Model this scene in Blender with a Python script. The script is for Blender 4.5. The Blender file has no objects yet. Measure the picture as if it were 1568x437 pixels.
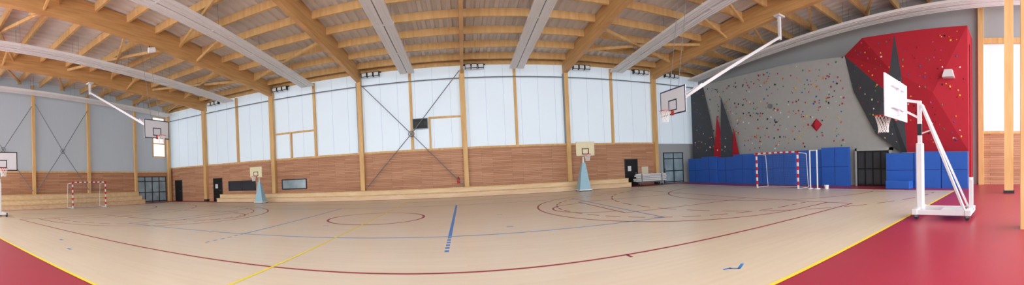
import bpy, math, random
from mathutils import Matrix, Vector, noise
random.seed(7)
SC=bpy.context.scene
COL=SC.collection
SC.view_settings.view_transform='Standard'

def s2l(c):
    return tuple(((v/255)/12.92 if v/255<=.04045 else (((v/255)+.055)/1.055)**2.4) for v in c)+(1.0,)

# ------------------------------------------------------------------ materials
def mat(name,rgb,rough=.5,metal=0,noise_amt=.06,scale=6,emit=0,spec=.3,bump=0):
    m=bpy.data.materials.new(name); m.use_nodes=True
    nt=m.node_tree; N=nt.nodes; L=nt.links
    b=N['Principled BSDF']
    b.inputs['Roughness'].default_value=rough; b.inputs['Metallic'].default_value=metal
    b.inputs['Specular IOR Level'].default_value=spec
    tc=N.new('ShaderNodeTexCoord'); nz=N.new('ShaderNodeTexNoise'); nz.inputs['Scale'].default_value=scale
    nz.inputs['Detail'].default_value=3
    L.new(tc.outputs['Object'],nz.inputs['Vector'])
    r=N.new('ShaderNodeMapRange'); r.inputs['To Min'].default_value=1-noise_amt; r.inputs['To Max'].default_value=1+noise_amt
    L.new(nz.outputs['Fac'],r.inputs['Value'])
    mx=N.new('ShaderNodeVectorMath'); mx.operation='SCALE'
    mx.inputs[0].default_value=s2l(rgb)[:3]
    L.new(r.outputs['Result'],mx.inputs['Scale'])
    L.new(mx.outputs['Vector'],b.inputs['Base Color'])
    if emit:
        L.new(mx.outputs['Vector'],b.inputs['Emission Color']); b.inputs['Emission Strength'].default_value=emit
    if bump:
        bp=N.new('ShaderNodeBump'); bp.inputs['Strength'].default_value=bump
        L.new(nz.outputs['Fac'],bp.inputs['Height']); L.new(bp.outputs['Normal'],b.inputs['Normal'])
    return m

def ramp_mat(name,c1,c2,build,rough=.5,spec=.3,emit=0):
    m=bpy.data.materials.new(name); m.use_nodes=True
    nt=m.node_tree; N=nt.nodes; L=nt.links; b=N['Principled BSDF']
    b.inputs['Roughness'].default_value=rough; b.inputs['Specular IOR Level'].default_value=spec
    tc=N.new('ShaderNodeTexCoord')
    fac=build(N,L,tc.outputs['Object'])
    mx=N.new('ShaderNodeMix'); mx.data_type='RGBA'
    mx.inputs[6].default_value=s2l(c1); mx.inputs[7].default_value=s2l(c2)
    L.new(fac,mx.inputs[0]); L.new(mx.outputs[2],b.inputs['Base Color'])
    if emit:
        L.new(mx.outputs[2],b.inputs['Emission Color']); b.inputs['Emission Strength'].default_value=emit
    return m

def scaled_noise(sc,detail=4,nscale=1.0):
    def f(N,L,co):
        mp=N.new('ShaderNodeMapping'); mp.inputs['Scale'].default_value=sc
        L.new(co,mp.inputs['Vector'])
        nz=N.new('ShaderNodeTexNoise'); nz.inputs['Scale'].default_value=nscale; nz.inputs['Detail'].default_value=detail
        L.new(mp.outputs['Vector'],nz.inputs['Vector'])
        r=N.new('ShaderNodeMapRange'); r.inputs['From Min'].default_value=.3; r.inputs['From Max'].default_value=.7
        L.new(nz.outputs['Fac'],r.inputs['Value'])
        return r.outputs['Result']
    return f

def boards(name,axis,rgbs,bh=.13,bw=2.2,rough=.6):
    m=bpy.data.materials.new(name); m.use_nodes=True
    nt=m.node_tree; N=nt.nodes; L=nt.links; b=N['Principled BSDF']; b.inputs['Roughness'].default_value=rough
    b.inputs['Specular IOR Level'].default_value=.25
    tc=N.new('ShaderNodeTexCoord'); sp=N.new('ShaderNodeSeparateXYZ'); L.new(tc.outputs['Object'],sp.inputs[0])
    cb=N.new('ShaderNodeCombineXYZ'); L.new(sp.outputs[axis],cb.inputs[0]); L.new(sp.outputs[2],cb.inputs[1])
    br=N.new('ShaderNodeTexBrick'); br.offset=.37; br.squash=1
    br.inputs['Scale'].default_value=1; br.inputs['Brick Width'].default_value=bw; br.inputs['Row Height'].default_value=bh
    br.inputs['Mortar Size'].default_value=.008; br.inputs['Color1'].default_value=s2l(rgbs[0]); br.inputs['Color2'].default_value=s2l(rgbs[1])
    br.inputs['Mortar'].default_value=s2l(rgbs[2]); br.inputs['Bias'].default_value=0
    L.new(cb.outputs[0],br.inputs['Vector'])
    nz=N.new('ShaderNodeTexNoise'); mp=N.new('ShaderNodeMapping'); mp.inputs['Scale'].default_value=(1.2,1.2,14)
    L.new(tc.outputs['Object'],mp.inputs[0]); L.new(mp.outputs[0],nz.inputs['Vector']); nz.inputs['Scale'].default_value=1
    r=N.new('ShaderNodeMapRange'); r.inputs['To Min'].default_value=.8; r.inputs['To Max'].default_value=1.2
    L.new(nz.outputs['Fac'],r.inputs['Value'])
    vm=N.new('ShaderNodeVectorMath'); vm.operation='SCALE'
    L.new(br.outputs['Color'],vm.inputs[0]); L.new(r.outputs[0],vm.inputs['Scale']); L.new(vm.outputs[0],b.inputs['Base Color'])
    return m

M={}
M['wood']=ramp_mat('glulam_wood',(216,174,118),(194,148,94),scaled_noise((.6,.6,9)),.55)
M['woody']=ramp_mat('glulam_wood_light',(224,188,132),(206,164,108),scaled_noise((5,5,.8)),.55)
M['benchwood']=ramp_mat('bench_wood',(228,206,172),(212,184,146),scaled_noise((.8,3,6)),.5)
M['clad_far']=boards('wood_cladding_far',0,[(198,152,122),(176,128,98),(136,94,72)])
M['clad_side']=boards('wood_cladding_side',1,[(198,152,122),(176,128,98),(136,94,72)])
M['poly']=mat('polycarbonate_daylight',(204,218,230),.45,noise_amt=.03,scale=.4,emit=.36)  # emission stands in for daylight passing through the panels
M['polygrey']=mat('polycarbonate_grey',(168,177,186),.5,noise_amt=.03,scale=.4,emit=.2)  # glow added in place of daylight showing through the left wall
M['polyseam']=mat('panel_seam',(172,184,194),.5,emit=.2)  # seams carry the same added glow as the panels around them
M['deck']=mat('steel_deck',(222,222,222),.5,noise_amt=.05,scale=.5)
M['heater']=mat('radiant_heater_white',(226,228,230),.4,noise_amt=.02)
M['heatergap']=mat('heater_gap',(140,140,142),.5)
M['steel']=mat('galvanised_steel',(122,128,134),.4,metal=.2)
M['white']=mat('white_paint',(220,222,226),.35,noise_amt=.02)
M['boardwhite']=mat('backboard_white',(216,220,228),.3,noise_amt=.02)
M['black']=mat('black_paint',(24,24,28),.45)
M['navy']=mat('navy_paint',(36,44,84),.4)
M['dark']=mat('dark_frame',(44,48,54),.5)
M['red']=mat('red_paint',(196,34,40),.4)
M['orange']=mat('rim_orange',(205,60,35),.4)
M['net']=mat('net_white',(232,232,232),.7)
M['goalnet']=mat('goal_net_grey',(110,120,140),.7)
M['paleblue']=mat('pale_blue_padding',(150,188,206),.5)
M['cream']=mat('cream_board',(222,214,180),.5)
M['blue']=mat('blue_gym_mat',(46,98,192),.5,noise_amt=.12,scale=1.5,bump=.1)
M['bluedk']=mat('blue_mat_seam',(20,44,110),.5)
M['glass']=mat('dark_glass',(50,58,66),.1,spec=.6,noise_amt=.2,scale=1)
M['glasslt']=mat('bright_glass',(130,150,160),.1,spec=.6,noise_amt=.5,scale=1.2,emit=.12)  # pale mottle and faint glow put into the colour, no source behind
M['window']=mat('daylight_window',(250,252,255),.2,emit=.9,noise_amt=.01)
M['greywall']=mat('grey_wall_panel',(164,170,174),.6,noise_amt=.04,scale=.6)
M['climbgrey']=mat('climbing_grey',(164,169,168),.8,noise_amt=.07,scale=3,bump=.15)
M['climbdark']=mat('climbing_slate',(72,78,86),.8,noise_amt=.1,scale=3,bump=.15)
M['climbred']=mat('climbing_red',(170,36,52),.8,noise_amt=.08,scale=3,bump=.1)
M['lens']=mat('lamp_lens',(190,196,200),.3,emit=.3)
M['yline']=mat('line_yellow',(232,216,70),.5)
M['rline']=mat('line_red',(150,44,54),.5)
M['bline']=mat('line_blue',(60,130,205),.5)
M['blline']=mat('line_blue_pale',(104,148,200),.5)
for n,c in (('h_yellow',(215,180,50)),('h_green',(60,130,80)),('h_blue',(40,90,170)),('h_orange',(205,105,40)),('h_pink',(180,80,130)),('h_red',(175,30,40)),('h_white',(215,215,210)),('h_black',(40,40,44))):
    M[n]=mat('hold_'+n,c,.6)
def floorfac(N,L,co):
    mp=N.new('ShaderNodeMapping'); mp.inputs['Scale'].default_value=(1,1,1); L.new(co,mp.inputs[0])
    br=N.new('ShaderNodeTexBrick'); br.inputs['Scale'].default_value=1; br.inputs['Brick Width'].default_value=1.4; br.inputs['Row Height'].default_value=.09
    br.inputs['Mortar Size'].default_value=0.0; br.inputs['Color1'].default_value=(0,0,0,1); br.inputs['Color2'].default_value=(1,1,1,1)
    L.new(mp.outputs[0],br.inputs['Vector'])
    nz=N.new('ShaderNodeTexNoise'); nz.inputs['Scale'].default_value=.35; L.new(co,nz.inputs['Vector'])
    a=N.new('ShaderNodeMath'); a.operation='MULTIPLY_ADD'; a.inputs[1].default_value=.4
    L.new(br.outputs['Color'],a.inputs[0]); L.new(nz.outputs['Fac'],a.inputs[2])
    r=N.new('ShaderNodeMapRange'); r.inputs['From Min'].default_value=.3; r.inputs['From Max'].default_value=1.2; L.new(a.outputs[0],r.inputs[0])
    return r.outputs[0]
M['floor']=ramp_mat('sports_floor_beige',(220,206,182),(208,192,167),floorfac,.3,.5)
M['floorred']=mat('sports_floor_red',(162,50,68),.36,noise_amt=.06,scale=2,spec=.4)

# ------------------------------------------------------------------ mesh builder
class MB:
    def __init__(s): s.v=[];s.f=[];s.mi=[];s.mats=[]
    def m(s,k):
        if k not in s.mats: s.mats.append(k)
        return s.mats.index(k)
    def face(s,pts,k):
        i=len(s.v); s.v+= [tuple(p) for p in pts]; s.f.append(tuple(range(i,i+len(pts)))); s.mi.append(s.m(k))
    def hexa(s,b,t,k):
        i=len(s.v); n=len(b); s.v+=[tuple(p) for p in b]+[tuple(p) for p in t]; mi=s.m(k)
        s.f.append(tuple(range(i+n-1,i-1,-1))); s.mi.append(mi)
        s.f.append(tuple(range(i+n,i+2*n))); s.mi.append(mi)
        for j in range(n):
            q=(j+1)%n; s.f.append((i+j,i+q,i+n+q,i+n+j)); s.mi.append(mi)
    def box(s,x0,x1,y0,y1,z0,z1,k):
        s.hexa([(x0,y0,z0),(x1,y0,z0),(x1,y1,z0),(x0,y1,z0)],[(x0,y0,z1),(x1,y0,z1),(x1,y1,z1),(x0,y1,z1)],k)
    def bar(s,p,q,w,h,k,up=(0,0,1)):
        p=Vector(p);q=Vector(q);d=(q-p).normalized();u=Vector(up)
        r=d.cross(u)
        if r.length<1e-4: r=d.cross(Vector((1,0,0)))
        r.normalize();u=r.cross(d).normalized()
        c=[r*w/2*a+u*h/2*b for a,b in((-1,-1),(1,-1),(1,1),(-1,1))]
        s.hexa([p+x for x in c],[q+x for x in c],k)
    def cyl(s,p,q,r,k,n=8,r2=None):
        p=Vector(p);q=Vector(q);d=(q-p).normalized()
        a=d.cross(Vector((0,0,1)))
        if a.length<1e-3:a=Vector((1,0,0))
        a.normalize();b=d.cross(a); r2=r if r2 is None else r2
        A=[p+(a*math.cos(t)+b*math.sin(t))*r for t in [2*math.pi*i/n for i in range(n)]]
        B=[q+(a*math.cos(t)+b*math.sin(t))*r2 for t in [2*math.pi*i/n for i in range(n)]]
        s.hexa(A,B,k)
    def ring(s,c,R,r,k,n=20,axis='z'):
        P=[]
        for i in range(n+1):
            t=2*math.pi*i/n
            o={'z':(R*math.cos(t),R*math.sin(t),0),'y':(R*math.cos(t),0,R*math.sin(t)),'x':(0,R*math.cos(t),R*math.sin(t))}[axis]
            P.append(Vector(c)+Vector(o))
        for i in range(n): s.cyl(P[i],P[i+1],r,k,6)
    def obj(s,name,parent=None,loc=None,rot=0,bevel=0):
        me=bpy.data.meshes.new(name); me.from_pydata(s.v,[],s.f)
        for k in s.mats: me.materials.append(M[k])
        me.polygons.foreach_set('material_index',s.mi); me.update()
        o=bpy.data.objects.new(name,me); COL.objects.link(o)
        if loc: o.location=loc
        o.rotation_euler[2]=rot
        if parent: o.parent=parent
        if bevel:
            b=o.modifiers.new('bevel','BEVEL'); b.width=bevel; b.segments=2; b.limit_method='ANGLE'
        return o
def empty(name,loc=(0,0,0),rot=0):
    e=bpy.data.objects.new(name,None); COL.objects.link(e); e.location=loc; e.rotation_euler[2]=rot; e.empty_display_size=.3
    return e

# ------------------------------------------------------------------ dimensions
XL,XR,YF=-27.8,20.5,25.4
S=7.6
def FX(k): return .25+S*k                 # frame lines
def zb(y): return 8.7+.056*(25.3-y)       # underside of glulam beams
DEP=1.15
def zr(y): return zb(y)+DEP+.05
YN=-6.0

# floor
b=MB(); b.box(XL,XR,YN-6,YF+.2,-.3,0,'floorred'); b.obj('floor')
b=MB(); b.box(-25.2,16.4,2.8,23.3,0.0,.006,'floor'); b.obj('court_flooring')

# court markings
L=MB(); ZL=.0065
def line(p,q,w,k,z=0):
    p=Vector((p[0],p[1],0));q=Vector((q[0],q[1],0));d=(q-p).normalized();n=Vector((-d.y,d.x,0))*w/2
    z=ZL+.001+z
    L.face([(p-n+Vector((0,0,z))),(q-n+Vector((0,0,z))),(q+n+Vector((0,0,z))),(p+n+Vector((0,0,z)))],k)
def dashed(p,q,w,k,d=.3,g=.2):
    p=Vector(p);q=Vector(q);n=(q-p).length;u=(q-p)/n;t=0
    while t<n: line(p+u*t,p+u*min(n,t+d),w,k); t+=d+g
def arc(c,r,a0,a1,w,k,dash=False,n=64):
    for i in range(n):
        if dash and i%3==2: continue
        t0=math.radians(a0+(a1-a0)*i/n);t1=math.radians(a0+(a1-a0)*(i+1)/n)
        line((c[0]+r*math.cos(t0),c[1]+r*math.sin(t0)),(c[0]+r*math.cos(t1),c[1]+r*math.sin(t1)),w,k)
CX=-3.4; RW=.075
line((-25.2,2.8),(16.4,2.8),.075,'yline')
line((CX,2.8),(CX,22.6),.065,'yline',.001)
x0,x1,y0,y1=-17.4,11.0,5.5,20.5
for p,q in(((x0,y0),(x1,y0)),((x0,y1),(x1,y1)),((x0,y0),(x0,y1)),((x1,y0),(x1,y1))): line(p,q,RW,'rline')
line((2.7,5.5),(2.7,5.3),.06,'rline')
arc((CX,13.1),1.85,0,360,RW+.02,'rline')
for sx,bx,a0,a1 in((1,x1,90,270),(-1,x0,-90,90)):
    hx=bx-sx*1.6
    arc((hx,13),6.5,a0,a1,RW,'rline'); 
    for sg in(-1,1): line((hx,13+sg*6.5),(bx,13+sg*6.5),RW,'rline')
    arc((hx,13),5.7,a0,a1,RW,'rline',True)
    for sg in(-1,1):
        dashed((hx,13+sg*5.7),(bx,13+sg*5.7),RW,'rline')
        line((bx,13+sg*2.45),(bx-sx*5.8,13+sg*2.45),RW,'rline')
    line((bx-sx*5.8,10.55),(bx-sx*5.8,15.45),RW,'rline')
    arc((bx-sx*5.8,13),1.8,a0,a1,RW,'rline')
for gx,a0,a1,sx in((15.5,90,270,1),(-24.5,-90,90,-1)):
    arc((gx,12.6),6,a0,a1,RW,'rline'); arc((gx,12.6),9,a0,a1,RW,'rline',True)
line((15.5,2.8),(15.5,22.6),.06,'rline'); line((-24.5,2.8),(-24.5,22.6),.06,'rline')
vx0,vx1,vy0,vy1=CX-9,CX+9,8.75,17.6
for p,q in(((vx0,vy0),(vx1,vy0)),((vx0,vy1),(vx1,vy1)),((vx0,vy0),(vx0,vy1)),((vx1,vy0),(vx1,vy1))): line(p,q,.08,'blline')
line((CX+3,vy0),(CX+3,vy1),.09,'bline',.001); dashed((CX+3,7.0),(CX+3,vy0),.09,'bline',.17,.13)
line((CX-3,vy0),(CX-3,vy1),.07,'blline',.001); dashed((CX-3,7.0),(CX-3,vy0),.07,'blline',.17,.15)
for x,y in((1.25,9.8),(1.25,12.7),(-8.2,3.9),(-9.8,4.4),(-4.6,11)):
    line((x-.1,y),(x+.1,y),.08,'bline')
line((3.46,3.72),(3.56,3.6),.05,'bline');line((3.54,3.6),(3.76,3.74),.05,'bline');line((3.36,3.74),(3.5,3.72),.05,'bline')
L.obj('court_marking_lines')

# ------------------------------------------------------------------ walls
b=MB()
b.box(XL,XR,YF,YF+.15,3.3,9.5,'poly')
for i in range(int((XR-XL)/1.29)+1):
    x=XL+.05+i*1.29
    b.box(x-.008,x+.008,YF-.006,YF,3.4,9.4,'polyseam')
b.box(XL,15.6,YF-.15,YF+.15,0,3.4,'clad_far')
b.box(15.6,XR,YF-.12,YF+.15,0,3.4,'greywall')
b.box(XL,XR,YF,YF+.15,9.5,zr(YF)+.2,'woody')
b.obj('wall_far')
b=MB()
b.box(XL,15.5,YF-.24,YF-.151,3.36,3.5,'woody')
b.box(XL,XR,YF-.14,YF-.001,9.42,9.66,'woody')
b.obj('trim_far_ledge')
b=MB()
b.cyl((XL,YF-.26,8.45),(XR,YF-.26,8.45),.04,'steel',6); b.obj('trim_far_conduit')
def gable(xa,xb,y0,y1,z0,k,b):
    b.hexa([(xa,y0,z0),(xb,y0,z0),(xb,y1,z0),(xa,y1,z0)],[(xa,y0,zr(y0)),(xb,y0,zr(y0)),(xb,y1,zr(y1)),(xa,y1,zr(y1))],k)
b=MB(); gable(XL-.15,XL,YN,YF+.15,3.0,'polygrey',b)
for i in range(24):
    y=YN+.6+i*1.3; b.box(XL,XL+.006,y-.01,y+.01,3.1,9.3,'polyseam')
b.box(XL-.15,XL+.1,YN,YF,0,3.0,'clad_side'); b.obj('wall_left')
b=MB(); b.box(XL+.101,XL+.18,YN,YF-.3,2.95,3.08,'woody'); b.obj('trim_left_ledge')
b=MB(); gable(XR,XR+.15,1.8,YF+.15,0,'greywall',b)
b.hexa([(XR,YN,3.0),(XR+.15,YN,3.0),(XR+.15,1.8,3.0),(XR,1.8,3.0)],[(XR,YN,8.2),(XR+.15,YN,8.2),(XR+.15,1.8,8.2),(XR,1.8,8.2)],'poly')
gable(XR-.02,XR+.13,YN,1.8,8.2,'greywall',b)
b.box(XR-.1,XR+.15,YN,1.8,0,3.0,'clad_side'); b.obj('wall_right')
b=MB(); b.box(XR-.16,XR-.1,YN,2.0,2.95,3.1,'woody'); b.box(XR-.2,XR-.02,YN,1.9,8.1,8.4,'woody'); b.obj('trim_right_ledge')

# ------------------------------------------------------------------ roof
b=MB(); per=.5; x=XL-.15; mi='deck'
def deckpt(x,y,dz): return (x,y,zr(y)+dz)
while x<XR+.15:
    xs=[(x,0),(x+.2,0),(x+.26,.09),(x+.44,.09),(x+.5,0)]
    for (xa,za),(xb,zb2) in zip(xs[:-1],xs[1:]):
        b.face([deckpt(xa,YN,za),deckpt(xb,YN,zb2),deckpt(xb,YF+.15,zb2),deckpt(xa,YF+.15,za)],mi)
    x+=per
b.hexa([(XL,YN,zr(YN)+.15),(XR,YN,zr(YN)+.15),(XR,YF+.2,zr(YF)+.15),(XL,YF+.2,zr(YF)+.15)],[(XL,YN,zr(YN)+.3),(XR,YN,zr(YN)+.3),(XR,YF+.2,zr(YF)+.3),(XL,YF+.2,zr(YF)+.3)],'steel')
b.obj('ceiling')
for k in range(-3,3):
    x=FX(k); w=.13 if k else .1
    b=MB(); ya,yb=YN,YF-.02
    b.hexa([(x-w,ya,zb(ya)),(x+w,ya,zb(ya)),(x+w,yb,zb(yb)),(x-w,yb,zb(yb))],
           [(x-w,ya,zb(ya)+DEP),(x+w,ya,zb(ya)+DEP),(x+w,yb,zb(yb)+DEP),(x-w,yb,zb(yb)+DEP)],'wood')
    b.obj('glulam_roof_beam')
b=MB(); y=24.4
while y>YN:
    z=zr(y)
    b.box(XL,XR,y-.07,y+.07,z-.42,z-.005,'woody'); y-=1.95
b.obj('roof_purlins')
b=MB()
for a,c in((-3,-2),(-2,-1),(1,2)):
    for y in(20.5,12.7,4.9):
        ya,yb=y+1.9,y-1.9
        for s_ in ((1,-1) if a!=-2 else (1,)):
            p=(FX(a),ya if s_>0 else yb);q=(FX(c),yb if s_>0 else ya)
            b.bar((p[0],p[1],zb(p[1])+.6),(q[0],q[1],zb(q[1])+.6),.12,.16,'woody')
for y in range(2,24,4):
    b.bar((FX(-3),y,zb(y)+.3),(XL+.1,y+3,zb(y)+.7),.12,.16,'woody')
    b.bar((FX(2),y,zb(y)+.3),(XR-.1,y+3,zb(y)+.7),.12,.16,'woody')
for k in(-3,-2,2):
    for y in(16,6):
        for sg in(-1,1):
            b.bar((FX(k)+sg*.1,y,zb(y)+.15),(FX(k)+sg*1.9,y,zb(y)+.9),.1,.12,'woody')
b.obj('roof_bracing_struts')
def zs(y): return 8.75+.045*(24.3-y)
for x in(-26.6,-18.75,-11.15,-3.55,4.05,11.65,18.9):
    b=MB(); ya,yb=YN+1,24.2
    def strip(xa,xb,dz,k,h=.05):
        b.hexa([(xa,ya,zs(ya)+dz),(xb,ya,zs(ya)+dz),(xb,yb,zs(yb)+dz),(xa,yb,zs(yb)+dz)],[(xa,ya,zs(ya)+dz+h),(xb,ya,zs(ya)+dz+h),(xb,yb,zs(yb)+dz+h),(xa,yb,zs(yb)+dz+h)],k)
    strip(x-.5,x-.03,0,'heater',.12); strip(x+.03,x+.5,0,'heater',.12); strip(x-.03,x+.03,.05,'heatergap')
    for dx in(-.5,-.34,-.18,.14,.3,.46): strip(x+dx,x+dx+.03,-.03,'heater',.03)
    for i in range(1,8):
        y=ya+i*(yb-ya)/8
        b.box(x-.52,x+.52,y-.03,y+.03,zs(y)-.01,zs(y)+.14,'heater')
        for sg in(-.4,.4): b.cyl((x+sg,y,zs(y)+.12),(x+sg,y,zr(y)-.1),.01,'steel',4)
    b.obj('radiant_ceiling_heater')

# ------------------------------------------------------------------ columns
for k in range(-3,3):
    x=FX(k); w=.16
    b=MB(); b.box(x-w,x+w,YF-.5,YF-.16,0,zb(YF)+.3,'woody')
    b.box(x-w-.06,x-w-.002,YF-.48,YF-.2,3.5,zb(YF),'steel' if k in(-1,1) else 'woody')
    b.box(x-w-.02,x+w+.02,YF-.52,YF-.15,0,.2,'dark')
    b.obj('wood_column')
    if k<2:
        b=MB(); xm=x+S/2; b.box(xm-.09,xm+.09,YF-.22,YF-.01,3.5,9.3,'woody'); b.obj('wood_column')
for k in(-3,-2,-1,1):
    x=7.73 if k==1 else FX(k); b=MB(); b.box(x-.2,x+.2,-.5,-.14,0,zb(-.3)+.1,'woody'); b.obj('wood_column')
b=MB(); b.box(15.3,15.7,.02,.42,0,zb(0)+.1,'woody'); b.box(15.26,15.74,-.02,.46,0,.12,'dark'); b.obj('wood_column')
for y in(4.6,9.97,15.2,20.4):
    b=MB(); b.box(XL+.2,XL+.42,y-.13,y+.13,0,zr(y)-.45,'woody'); b.obj('wood_column')
b=MB(); b.box(XL+.19,XL+.45,24.6,24.9,0,zr(24.5)-.45,'woody'); b.obj('wood_column')
b=MB(); b.box(XR-.3,XR-.02,1.75,2.05,0,zr(2)-.45,'woody'); b.obj('wood_column')

def rods(name,pts,c,axis):
    b=MB()
    for p in pts: b.cyl(p,c,.032,'steel',6)
    b.ring(c,.2,.03,'steel',16,axis)
    o=Vector((0,.02,0)) if axis=='y' else Vector((.02,0,0))
    b.cyl(Vector(c)-o,Vector(c)+o,.1,'steel',12)
    b.obj(name)
yy=YF-.56
xa,xb=FX(-1)+.18,FX(0)-.18
rods('cross_brace_rods',[(xa,yy,8.5),(xb,yy,8.9),(xa+.2,yy,.9),(xb,yy,.7)],((xa+xb)/2,yy,4.6),'y')
for a,c in((4.75,9.8),(10.1,15.05)):
    xx=XL+.5
    rods('cross_brace_rods',[(xx,a,8.7),(xx,c,8.5),(xx,a,1.4),(xx,c,1.4)],(xx,(a+c)/2,4.8),'x')

b=MB()
b.box(-2.3,0.06,YF-.2,YF-.002,5.68,5.8,'woody'); b.box(-2.3,-2.18,YF-.2,YF-.002,3.5,5.7,'woody')
b.box(-14.8,-11.2,YF-.2,YF-.002,5.5,5.62,'woody'); b.box(-13.4,-13.28,YF-.2,YF-.002,3.5,5.5,'woody')
b.obj('trim_wall_frames')
b=MB(); b.box(-3.42,-2.4,YF-.36,YF-.24,5.0,5.67,'black'); b.box(-3.46,-2.36,YF-.3,YF-.23,4.95,5.72,'steel')
for i in range(3):
    b.box(-3.3+i*.33,-3.08+i*.33,YF-.365,YF-.36,5.2,5.47,'dark')
b.box(-3.4,-2.4,YF-.228,YF-.2,5.3,5.4,'steel')
b.obj('scoreboard')

def cluster(x,n=3):
    b=MB()
    for i in range(n):
        xx=x+(i-(n-1)/2)*.46
        b.box(xx-.21,xx+.21,YF-.62,YF-.3,9.02,9.34,'black')
        b.face([(xx-.17,YF-.625,9.06),(xx+.17,YF-.625,9.06),(xx+.17,YF-.625,9.3),(xx-.17,YF-.625,9.3)],'lens')
        b.face([(xx-.17,YF-.6,9.015),(xx-.17,YF-.34,9.015),(xx+.17,YF-.34,9.015),(xx+.17,YF-.6,9.015)],'lens')
    b.box(x-n*.23-.1,x+n*.23+.1,YF-.36,YF-.28,9.3,9.38,'dark')
    b.obj('floodlight_cluster')
for x in(-21.2,-14.0,-6.4,1.15,9.1,14.2,17.2): cluster(x)

# ------------------------------------------------------------------ doors / windows
def glazed(x0,x1,z0,z1,cols,rows,frame,gl,plane='y',at=YF-.15,t=.08):
    b=MB()
    def bx(a0,a1,c0,c1,d0,d1,k):
        if plane=='y': b.box(a0,a1,at-d1,at-d0,c0,c1,k)
        elif plane=='x+': b.box(at+d0,at+d1,a0,a1,c0,c1,k)
        else: b.box(at-d1,at-d0,a0,a1,c0,c1,k)
    bx(x0,x1,z0,z1,.002,.03,gl)
    for i in range(cols+1):
        xx=x0+(x1-x0)*i/cols; bx(xx-t/2,xx+t/2,z0,z1,.002,.07,frame)
    for z in rows: bx(x0,x1,z-t/2,z+t/2,.002,.072,frame)
    return b
b=glazed(16.3,18.3,0,2.65,2,[2.6,2.1,.1,1.05],'dark','glasslt',at=YF-.12); b.box(16.35,16.42,YF-.28,YF-.2,.9,1.3,'steel'); b.obj('door_1')
def wdoor(x0,x1,name,sign=True):
    b=MB(); y=YF-.152
    b.box(x0,x1,y-.06,y,0,2.1,'black'); b.box(x0-.06,x0,y-.08,y,0,2.16,'dark'); b.box(x1,x1+.06,y-.08,y,0,2.16,'dark'); b.box(x0,x1,y-.08,y,2.1,2.16,'dark')
    if sign: b.box(x0+.2,x0+.5,y-.07,y-.06,1.2,1.6,'white')
    b.box(x1-.2,x1-.08,y-.12,y-.06,1.0,1.05,'steel'); b.obj(name)
wdoor(12.6,13.65,'door_2'); wdoor(-21.7,-20.75,'door_3'); wdoor(-27.0,-26.1,'door_4',False)
glazed(-19.9,-17.0,.95,1.8,2,[.97,1.78],'dark','glass').obj('window_1')
glazed(-14.3,-12.1,.95,1.75,1,[.97,1.73],'dark','glasslt').obj('window_2')  # pale mottled glass paints a bright reflection into this pane
glazed(20.7,24.4,0,2.6,4,[.1,2.1,2.56,1.0],'dark','glasslt','x+',XL+.1).obj('door_5')
glazed(22.9,24.5,4.6,8.8,1,[4.65,6.0,7.2,8.75],'woody','window','x+',XL+.002,.1).obj('window_3')
b=MB(); b.box(14.1,14.7,YF-.2,YF-.152,.9,1.5,'white'); b.box(14.15,14.65,YF-.205,YF-.2,.95,1.45,'cream'); b.obj('notice_board')

# ------------------------------------------------------------------ tribunes
b=MB()
b.box(-20.3,12.4,23.9,24.36,0,.34,'benchwood'); b.box(-20.3,12.4,24.36,24.86,0,.66,'benchwood')
b.box(-20.3,12.4,23.86,23.9,.29,.345,'woody'); b.box(-20.3,12.4,24.32,24.36,.6,.665,'woody')
b.obj('spectator_bench')
b=MB()
for i in range(3):
    b.box(XL+.46,XL+.46+.5*(3-i),2.0,20.2,.38*i,.38*(i+1),'benchwood')
    b.box(XL+.46+.5*(3-i),XL+.5+.5*(3-i),2.0,20.2,.38*(i+1)-.08,.38*(i+1)+.01,'woody')
b.obj('spectator_tribune')

# ------------------------------------------------------------------ climbing wall
CW=empty('climbing_wall')
XC=19.0
def cf(pts,k,b,x=XC):
    b.face([(x-(p[2] if len(p)>2 else 0),p[0],p[1]) for p in pts],k)
b=MB()
b.box(XC+.02,XC+.3,2.4,24.6,0,7.7,'climbgrey')
cf([(24.6,0),(9.7,0),(9.7,7.75),(14.1,8.0),(23.0,8.15),(24.6,8.2)],'climbgrey',b)
cf([(24.6,0,.02),(21.4,0,.02),(21.4,2.2,.02),(21.9,5.0,.1),(22.9,8.15,.02),(24.6,8.2,.02)],'climbdark',b)
cf([(21.8,2.0,.06),(20.2,2.0,.06),(21.0,5.4,.25)],'climbred',b)
cf([(20.9,2.0,.08),(18.7,2.0,.08),(20.35,6.8,.35)],'climbdark',b)
cf([(19.55,2.0,.1),(18.7,2.0,.1),(19.0,4.2,.38)],'climbred',b)
P1=(9.8,7.8,.0);P2=(9.2,5.6,.1);P3=(7.75,3.0,.25);P4=(6.2,1.9,.3);P5=(6.2,0,.3)
Q1=(8.3,8.4,.7);Q2=(7.0,5.4,.9);Q3=(6.6,6.4,.9);Q4=(6.35,8.35,.8);Q5=(5.8,1.9,.5);Q6=(5.9,6.0,1.0)
cf([P1,P2,Q2],'climbdark',b); cf([P2,P3,Q2],'climbdark',b); cf([P3,P4,Q2],'climbdark',b); cf([P4,Q5,Q2],'climbdark',b)
cf([P1,Q2,Q3],'climbred',b); cf([P1,Q3,Q1],'climbred',b); cf([Q1,Q3,Q4],'climbred',b)
cf([Q4,Q3,Q6],'climbdark',b); cf([Q3,Q2,Q6],'climbdark',b); cf([Q2,Q5,Q6],'climbdark',b)
R1=(2.4,8.4,.7);R2=(2.4,1.9,.5);R3=(4.2,5.0,1.0);R0=(2.4,0,.5);Q0=(5.8,0,.5)
cf([Q4,Q6,R3],'climbred',b);cf([Q4,R3,R1],'climbred',b);cf([R1,R3,R2],'climbred',b);cf([Q6,Q5,R3],'climbred',b);cf([Q5,R2,R3],'climbred',b)
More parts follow.
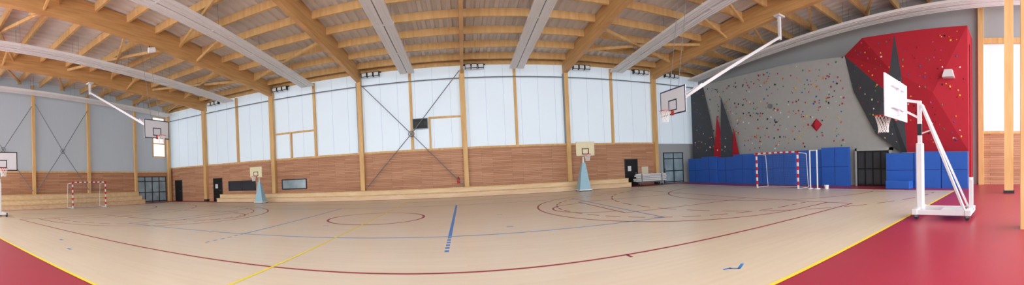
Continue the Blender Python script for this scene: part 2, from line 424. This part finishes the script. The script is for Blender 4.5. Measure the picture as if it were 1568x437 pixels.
cf([Q5,Q0,R0,R2],'climbgrey',b); cf([P4,P5,Q0,Q5],'climbgrey',b)
b.face([(XC-0,9.8,7.8),(XC-.7,8.3,8.4),(XC+1.4,8.3,8.4),(XC+1.4,9.8,7.8)],'climbdark')
b.face([(XC-.7,8.3,8.4),(XC-.8,6.35,8.35),(XC-.7,2.4,8.4),(XC+1.4,2.4,8.4),(XC+1.4,8.3,8.4)],'climbred')
b.face([(XC-.5,2.4,0),(XC-.5,2.4,1.9),(XC-.7,2.4,8.4),(XC+1.4,2.4,8.4),(XC+1.4,2.4,0)],'climbred')
b.face([(XC,24.6,0),(XC,24.6,8.2),(XC+1.4,24.6,8.2),(XC+1.4,24.6,0)],'climbdark')
b.face([(XC,24.6,8.2),(XC,14.1,8.0),(XC,9.7,7.75),(XC+1.4,9.7,7.75),(XC+1.4,24.6,8.2)],'climbgrey')
b.obj('wall_panels',CW)
b=MB()
def blob(c,r,k):
    c=Vector(c); rr=[r*random.uniform(.7,1.2) for _ in range(6)]
    ts=[i*math.pi/3 for i in range(6)]
    b.hexa([c+Vector((0,math.cos(t)*q,math.sin(t)*q)) for t,q in zip(ts,rr)],[c+Vector((-r*.7,math.cos(t)*q*.5,math.sin(t)*q*.5)) for t,q in zip(ts,rr)],k)
ks=['h_yellow','h_green','h_blue','h_orange','h_pink','h_red','h_white','h_black','h_black']
for i in range(400):
    y=random.uniform(9.9,24.3); z=random.uniform(2.4,7.8)
    blob((XC-.0 if not 18.5<y<22.3 else XC-.12,y,z),random.uniform(.04,.08),random.choice(ks))
def tri_depth(y,z):
    T=[(Q4,Q6,R3),(Q4,R3,R1),(R1,R3,R2),(Q6,Q5,R3),(Q5,R2,R3),(P1,Q2,Q3),(P1,Q3,Q1),(Q1,Q3,Q4),(P1,P2,Q2),(P2,P3,Q2),(P3,P4,Q2)]
    for A,B,C in T:
        d=(B[1]-C[1])*(A[0]-C[0])+(C[0]-B[0])*(A[1]-C[1])
        if abs(d)<1e-6: continue
        u=((B[1]-C[1])*(y-C[0])+(C[0]-B[0])*(z-C[1]))/d; v=((C[1]-A[1])*(y-C[0])+(A[0]-C[0])*(z-C[1]))/d
        w=1-u-v
        if min(u,v,w)>=0.02: return u*A[2]+v*B[2]+w*C[2]
    return None
for i in range(190):
    y=random.uniform(2.6,9.5); z=random.uniform(2.2,8.2); d=tri_depth(y,z)
    if d is None: continue
    blob((XC-d+.01,y,z),random.uniform(.035,.07),random.choice(ks))
b.obj('climbing_holds',CW)
b=MB(); c=(11.9,3.8)
v=[(XC-.01,c[0]-.42,c[1]),(XC-.01,c[0],c[1]-.42),(XC-.01,c[0]+.42,c[1]),(XC-.01,c[0],c[1]+.42)]
for i in range(4): b.face([v[i],v[(i+1)%4],(XC-.3,c[0],c[1])],'climbred')
b.obj('diamond_volume',CW)
b=MB()
b.hexa([(XC-1.3,3.05,5.7),(XC-.75,3.05,5.7),(XC-.75,3.65,5.7),(XC-1.3,3.65,5.7)],[(XC-1.15,3.15,6.1),(XC-.75,3.15,6.1),(XC-.75,3.55,6.1),(XC-1.15,3.55,6.1)],'white'); b.obj('wall_speaker',CW)
b=MB(); b.cyl((XC,15.6,5.4),(XC-.2,15.6,5.4),.16,'steel',12); b.obj('wall_bell',CW)
b=glazed(6.95,8.9,0,2.05,4,[.05,2.0,1.0],'black','glass','x-',XC-.31,.07)
b.box(XC-.39,XC+.02,6.8,6.92,0,2.2,'climbgrey');b.box(XC-.39,XC+.02,8.93,9.05,0,2.2,'climbgrey');b.box(XC-.39,XC+.02,6.8,9.05,2.04,2.2,'climbgrey')
b.obj('double_door',CW)
y=24.5; i=0
hs=[2.0,2.1,2.0,2.15,2.05,2.2,2.2,2.3]
while y>9.6:
    w=1.9; y2=max(9.3,y-w); h=hs[i%8]
    b=MB(); xo=random.uniform(-.12,.04); b.box(XC-.62+xo,XC-.38+xo,y2+.02,y-.02,0.0,h,'blue')
    b.box(XC-.627+xo,XC-.62+xo,y2+.03,y-.03,h*.5-.012,h*.5+.012,'bluedk')
    b.box(XC-.626+xo,XC-.62+xo,(y+y2)/2-.012,(y+y2)/2+.012,.05,h-.05,'bluedk')
    b.obj('blue_crash_mat',bevel=.03); y=y2; i+=1
for (ya,yb,h,xo) in((5.2,6.75,1.85,0),(3.75,5.15,1.9,.05),(2.35,3.7,1.88,0)):
    b=MB(); b.box(XC-1.3-xo,XC-1.04-xo,ya,yb,0,h,'blue'); b.box(XC-1.307-xo,XC-1.3-xo,ya+.02,yb-.02,h*.5,h*.5+.025,'bluedk'); b.obj('blue_crash_mat',bevel=.03)
b=MB(); b.box(XC-2.1,XC-1.45,5.2,6.5,0,.42,'blue'); b.obj('blue_landing_mat',bevel=.03)

# ------------------------------------------------------------------ handball goals
def goal(loc,rot):
    e=empty('handball_goal',loc,rot)
    b=MB(); n=10
    for sy in(-1.5,1.5):
        for i in range(n): b.box(-.04,.04,sy-.04,sy+.04,2.08*i/n,2.08*(i+1)/n,'red' if i%2 else 'white')
    for i in range(15): b.box(-.042,.042,-1.54+3.08*i/15,-1.54+3.08*(i+1)/15,2.0,2.085,'red' if i%2==0 else 'white')
    b.obj('frame',e)
    b=MB()
    for sy in(-1.5,1.5):
        b.cyl((.04,sy,2.0),(.85,sy,1.95),.02,'white',6);b.cyl((.85,sy,1.95),(1.0,sy,.03),.02,'white',6);b.cyl((.04,sy,.03),(1.0,sy,.03),.02,'white',6)
    b.cyl((1.0,-1.5,.03),(1.0,1.5,.03),.02,'white',6)
    b.obj('rear_supports',e)
    b=MB(); r=.003
    for i in range(0,25):
        yy=-1.5+3*i/24; b.cyl((.85,yy,1.95),(1.0,yy,.03),r,'goalnet',3); b.cyl((.04,yy,2.0),(.85,yy,1.95),r,'goalnet',3)
    for i in range(16):
        f=i/15; b.cyl((.85+.15*f,-1.5,1.95-1.92*f),(.85+.15*f,1.5,1.95-1.92*f),r,'goalnet',3)
        for sy in(-1.5,1.5): b.cyl((.04,sy,2.0-1.95*f),(.85+.15*f,sy,1.95-1.92*f),r,'goalnet',3)
    b.obj('net',e)
goal((15.6,12.55,.006),0); goal((-24.6,13.6,.006),math.pi)

# ------------------------------------------------------------------ basketball parts
def board(b,cx=0,z0=2.9,w=1.8,h=1.05,k='boardwhite',edge='black'):
    b.box(cx-.03,cx,-w/2,w/2,z0,z0+h,k)
    t=.05
    for (a,c,d,f) in((-w/2,w/2,z0,z0+t),(-w/2,w/2,z0+h-t,z0+h),(-w/2,-w/2+t,z0,z0+h),(w/2-t,w/2,z0,z0+h)): b.box(cx,cx+.005,a,c,d,f,edge)
    sw,sh=w*.33,h*.43; zz=z0+.15*h
    for (a,c,d,f) in((-sw/2,sw/2,zz,zz+t),(-sw/2,sw/2,zz+sh-t,zz+sh),(-sw/2,-sw/2+t,zz,zz+sh),(sw/2-t,sw/2,zz,zz+sh)): b.box(cx,cx+.005,a,c,d,f,edge)
def rimnet(e,cx,z,r=.225,off=.15):
    b=MB(); c=(cx+off+r,0,z); b.ring(c,r,.014,'orange',20); b.box(cx,cx+off,-.06,.06,z-.02,z+.01,'orange')
    b.box(cx,cx+.02,-.09,.09,z-.15,z+.02,'orange'); b.obj('rim',e)
    b=MB(); n=12
    prof=[(0,1),(.12,.85),(.24,.68),(.36,.6),(.45,.62)]
    for i in range(n):
        for j in range(len(prof)-1):
            for sg in(1,-1):
                t0=2*math.pi*(i+.5*j*sg)/n; t1=2*math.pi*(i+.5*(j+1)*sg)/n
                b.cyl((c[0]+r*prof[j][1]*math.cos(t0),r*prof[j][1]*math.sin(t0),z-prof[j][0]),(c[0]+r*prof[j+1][1]*math.cos(t1),r*prof[j+1][1]*math.sin(t1),z-prof[j+1][0]),.009,'net',4)
    b.obj('net',e)
def ceiling_hoop(loc,rot,z0,topdx,topz,beamz):
    e=empty('ceiling_basketball_hoop',loc,rot)
    b=MB(); board(b,0,z0,edge='navy'); b.obj('backboard',e)
    rimnet(e,0,z0+.12)
    b=MB()
    b.box(-.12,-.03,-.5,.5,z0+.15,z0+.22,'white');b.box(-.12,-.03,-.5,.5,z0+.8,z0+.87,'white')
    b.box(-.14,-.07,-.5,-.43,z0+.1,z0+.95,'white');b.box(-.14,-.07,.43,.5,z0+.1,z0+.95,'white')
    b.bar((-.1,0,z0+.45),(-topdx,0,topz),.13,.13,'white')
    b.bar((-.1,.4,z0+.5),(-1.6,0,z0+.5+(topz-z0)*.2),.05,.05,'white'); b.bar((-.1,-.4,z0+.5),(-1.6,0,z0+.5+(topz-z0)*.2),.05,.05,'white')
    b.bar((-topdx,0,topz-.15),(-topdx,0,beamz),.14,.14,'white'); b.box(-topdx-.25,-topdx+.25,-.2,.2,beamz-.08,beamz,'white')
    b.obj('arm',e)
    b=MB()
    b.cyl((-.1,.3,z0+1.0),(-.9,.3,zb(12.5)+.4),.012,'steel',4); b.cyl((-.1,-.3,z0+1.0),(-.9,-.3,zb(12.5)+.4),.012,'steel',4)
    b.obj('lifting_cables',e)
ceiling_hoop((8.15,11.8,0),math.pi,3.6,7.15,8.3,zb(11.8)-.002)
ceiling_hoop((-15.0,12.7,0),0,4.25,7.55,8.7,zb(12.7)-.002)

def mobile_hoop(loc,rot):
    e=empty('portable_basketball_hoop',loc,rot)
    b=MB(); xr=-2.0
    for sy in(-.42,.42): b.box(xr,-.55,sy-.05,sy+.05,.12,.24,'white')
    b.box(-.68,-.55,-.5,.5,.12,.26,'white'); b.box(xr-.05,xr+.1,-.5,.5,.12,.26,'white'); b.box(-1.8,-1.2,-.42,.42,.13,.2,'white')
    for x in(-.65,xr+.05):
        for sy in(-.42,.42):
            b.cyl((x,sy-.04,.065),(x,sy+.04,.065),.065,'dark',14); b.box(x-.04,x+.04,sy-.05,sy+.05,.06,.14,'steel')
    b.obj('base_frame',e,bevel=.008)
    b=MB(); b.box(-.74,-.56,-.11,.11,.2,1.95,'white'); b.obj('padded_upright',e,bevel=.03)
    b=MB()
    b.box(-.7,-.6,-.05,.05,1.9,3.05,'white')
    b.box(-.705,-.595,-.055,.055,2.15,2.45,'dark')
    for sy in(-.2,.2): b.bar((-.72,sy*.4,2.95),(xr+.12,sy*1.8,.22),.06,.06,'white')
    b.bar((-.72,.04,2.2),(-1.05,.08,2.3),.03,.03,'white')
    b.bar((-.65,.0,3.02),(-.08,0,3.12),.07,.07,'white'); b.bar((-.65,0,2.6),(-.08,0,2.9),.06,.06,'white')
    b.box(-.12,-.03,-.5,.5,2.85,2.91,'white');b.box(-.12,-.03,-.5,.5,3.4,3.46,'white');b.box(-.12,-.03,-.04,.04,2.7,3.6,'white')
    b.box(xr-.05,xr+.05,-.06,.06,.2,1.05,'white'); b.cyl((xr,-.25,1.0),(xr,.25,1.0),.03,'white',8)
    b.obj('mast',e)
    b=MB(); board(b,0,2.6,1.8,1.05); b.obj('backboard',e)
    rimnet(e,0,2.72)
    return e
mobile_hoop((8.95,3.1,0.006),math.pi/2)
mobile_hoop((-18.7,4.9,0.006),0)

def mini_hoop(loc,rot,s=1):
    e=empty('small_practice_hoop',loc,rot); e.scale=(s,s,s)
    b=MB()
    b.hexa([(-1.1,-.4,.12),(-.3,-.4,.12),(-.3,.4,.12),(-1.1,.4,.12)],[(-.65,-.12,1.95),(-.42,-.12,1.95),(-.42,.12,1.95),(-.65,.12,1.95)],'paleblue')
    b.box(-1.15,-.2,-.46,.46,.06,.13,'white')
    for x in(-1.05,-.3):
        for sy in(-.4,.4): b.cyl((x,sy-.03,.05),(x,sy+.03,.05),.05,'dark',10)
    b.obj('padded_body',e)
    b=MB(); b.box(-.58,-.48,-.05,.05,1.9,2.9,'white'); b.bar((-.53,0,2.7),(-.03,0,2.85),.06,.06,'white');b.bar((-.53,0,2.3),(-.03,0,2.6),.05,.05,'white'); b.obj('mast',e)
    b=MB(); board(b,0,2.4,1.3,.95,'cream','cream'); 
    sw,sh,zz,t=.5,.4,2.5,.05
    for (a,c,d,f) in((-sw/2,sw/2,zz,zz+t),(-sw/2,sw/2,zz+sh-t,zz+sh),(-sw/2,-sw/2+t,zz,zz+sh),(sw/2-t,sw/2,zz,zz+sh)): b.box(.005,.01,a,c,d,f,'black')
    b.obj('backboard',e)
    rimnet(e,0,2.5)
mini_hoop((8.1,22.1,0.006),-math.pi/2); mini_hoop((-14.8,22.1,0.006),-math.pi/2,.83)

e=empty('equipment_trolley',(14.0,23.7,0))
b=MB(); b.box(-1.1,1.1,-.3,.3,.3,.36,'steel')
for x in(-.9,.9):
    for y in(-.25,.25): b.cyl((x,y-.03,.08),(x,y+.03,.08),.08,'dark',12); b.box(x-.02,x+.02,y-.02,y+.02,.1,.32,'steel'); b.box(x-.03,x+.03,y-.03,y+.03,.3,.95,'steel')
b.obj('cart',e)
b=MB()
for i,(y,z) in enumerate([(-.2,.42),(-.07,.42),(.07,.42),(.2,.42),(-.2,.55),(0,.55),(.2,.55),(-.1,.68),(.1,.68),(0,.8),(-.2,.9),(.2,.9)]):
    b.cyl((-1.4+.1*(i%3),y,z),(1.3+.15*(i%2),y,z),.05,'white',8)
for x in(-1,-.5,0,.5,1): b.bar((x,-.28,.98),(x+.25,.28,.98),.05,.05,'white')
b.obj('stacked_posts',e)
e=empty('net_post_pair',(15.9,10.0,0.006))
b=MB()
for y in(0,.45):
    b.cyl((0,y,.05),(0,y,2.1),.04,'white',10); b.cyl((0,y,0),(0,y,.05),.16,'white',16)
b.cyl((0,0,2.08),(0,.45,2.08),.03,'white',8)
b.obj('posts',e)
b=MB(); b.cyl((16.1,9.55,0.006),(16.1,9.55,.22),.1,'white',14,.13); b.obj('white_bucket')

e=empty('ceiling_spotlight',(FX(-2),12.3,zb(12.3)))
b=MB(); b.cyl((0,0,0),(0,0,-.12),.03,'black',8); b.cyl((0,-.1,-.25),(.15,.25,-.2),.15,'white',12); b.cyl((.151,.251,-.2),(.16,.27,-.2),.12,'black',12); b.obj('lamp_head',e)
b=MB(); x,y=-.35,YF-.26; b.cyl((x,y,.9),(x,y,1.3),.09,'red',12); b.cyl((x,y,1.3),(x,y,1.4),.03,'black',8); b.box(x-.04,x+.04,y+.08,YF-.152,1.0,1.1,'black')
b.obj('fire_extinguisher')

# ------------------------------------------------------------------ light
w=bpy.data.worlds.new('world');SC.world=w;w.use_nodes=True
bg=w.node_tree.nodes['Background']; bg.inputs[0].default_value=(.96,.98,1,1); bg.inputs[1].default_value=5.4

# ------------------------------------------------------------------ camera (cylindrical panorama)
F=537.0
cam=bpy.data.cameras.new("camera"); o=bpy.data.objects.new("camera",cam); COL.objects.link(o); SC.camera=o
cam.type='PANO'; cam.panorama_type='CENTRAL_CYLINDRICAL'
cam.central_cylindrical_range_u_min=-784/F; cam.central_cylindrical_range_u_max=784/F
cam.central_cylindrical_range_v_min=-170/F; cam.central_cylindrical_range_v_max=267/F
cam.central_cylindrical_radius=1.0
cam.clip_start=.05; cam.clip_end=300
psi=75/F; r=math.atan(25/F)
R=Matrix.Rotation(r,4,'Y')@Matrix(((math.cos(psi),0,-math.sin(psi),0),(-math.sin(psi),0,-math.cos(psi),0),(0,1,0,0),(0,0,0,1)))
o.matrix_world=Matrix.Translation((0,0,1.55))@R
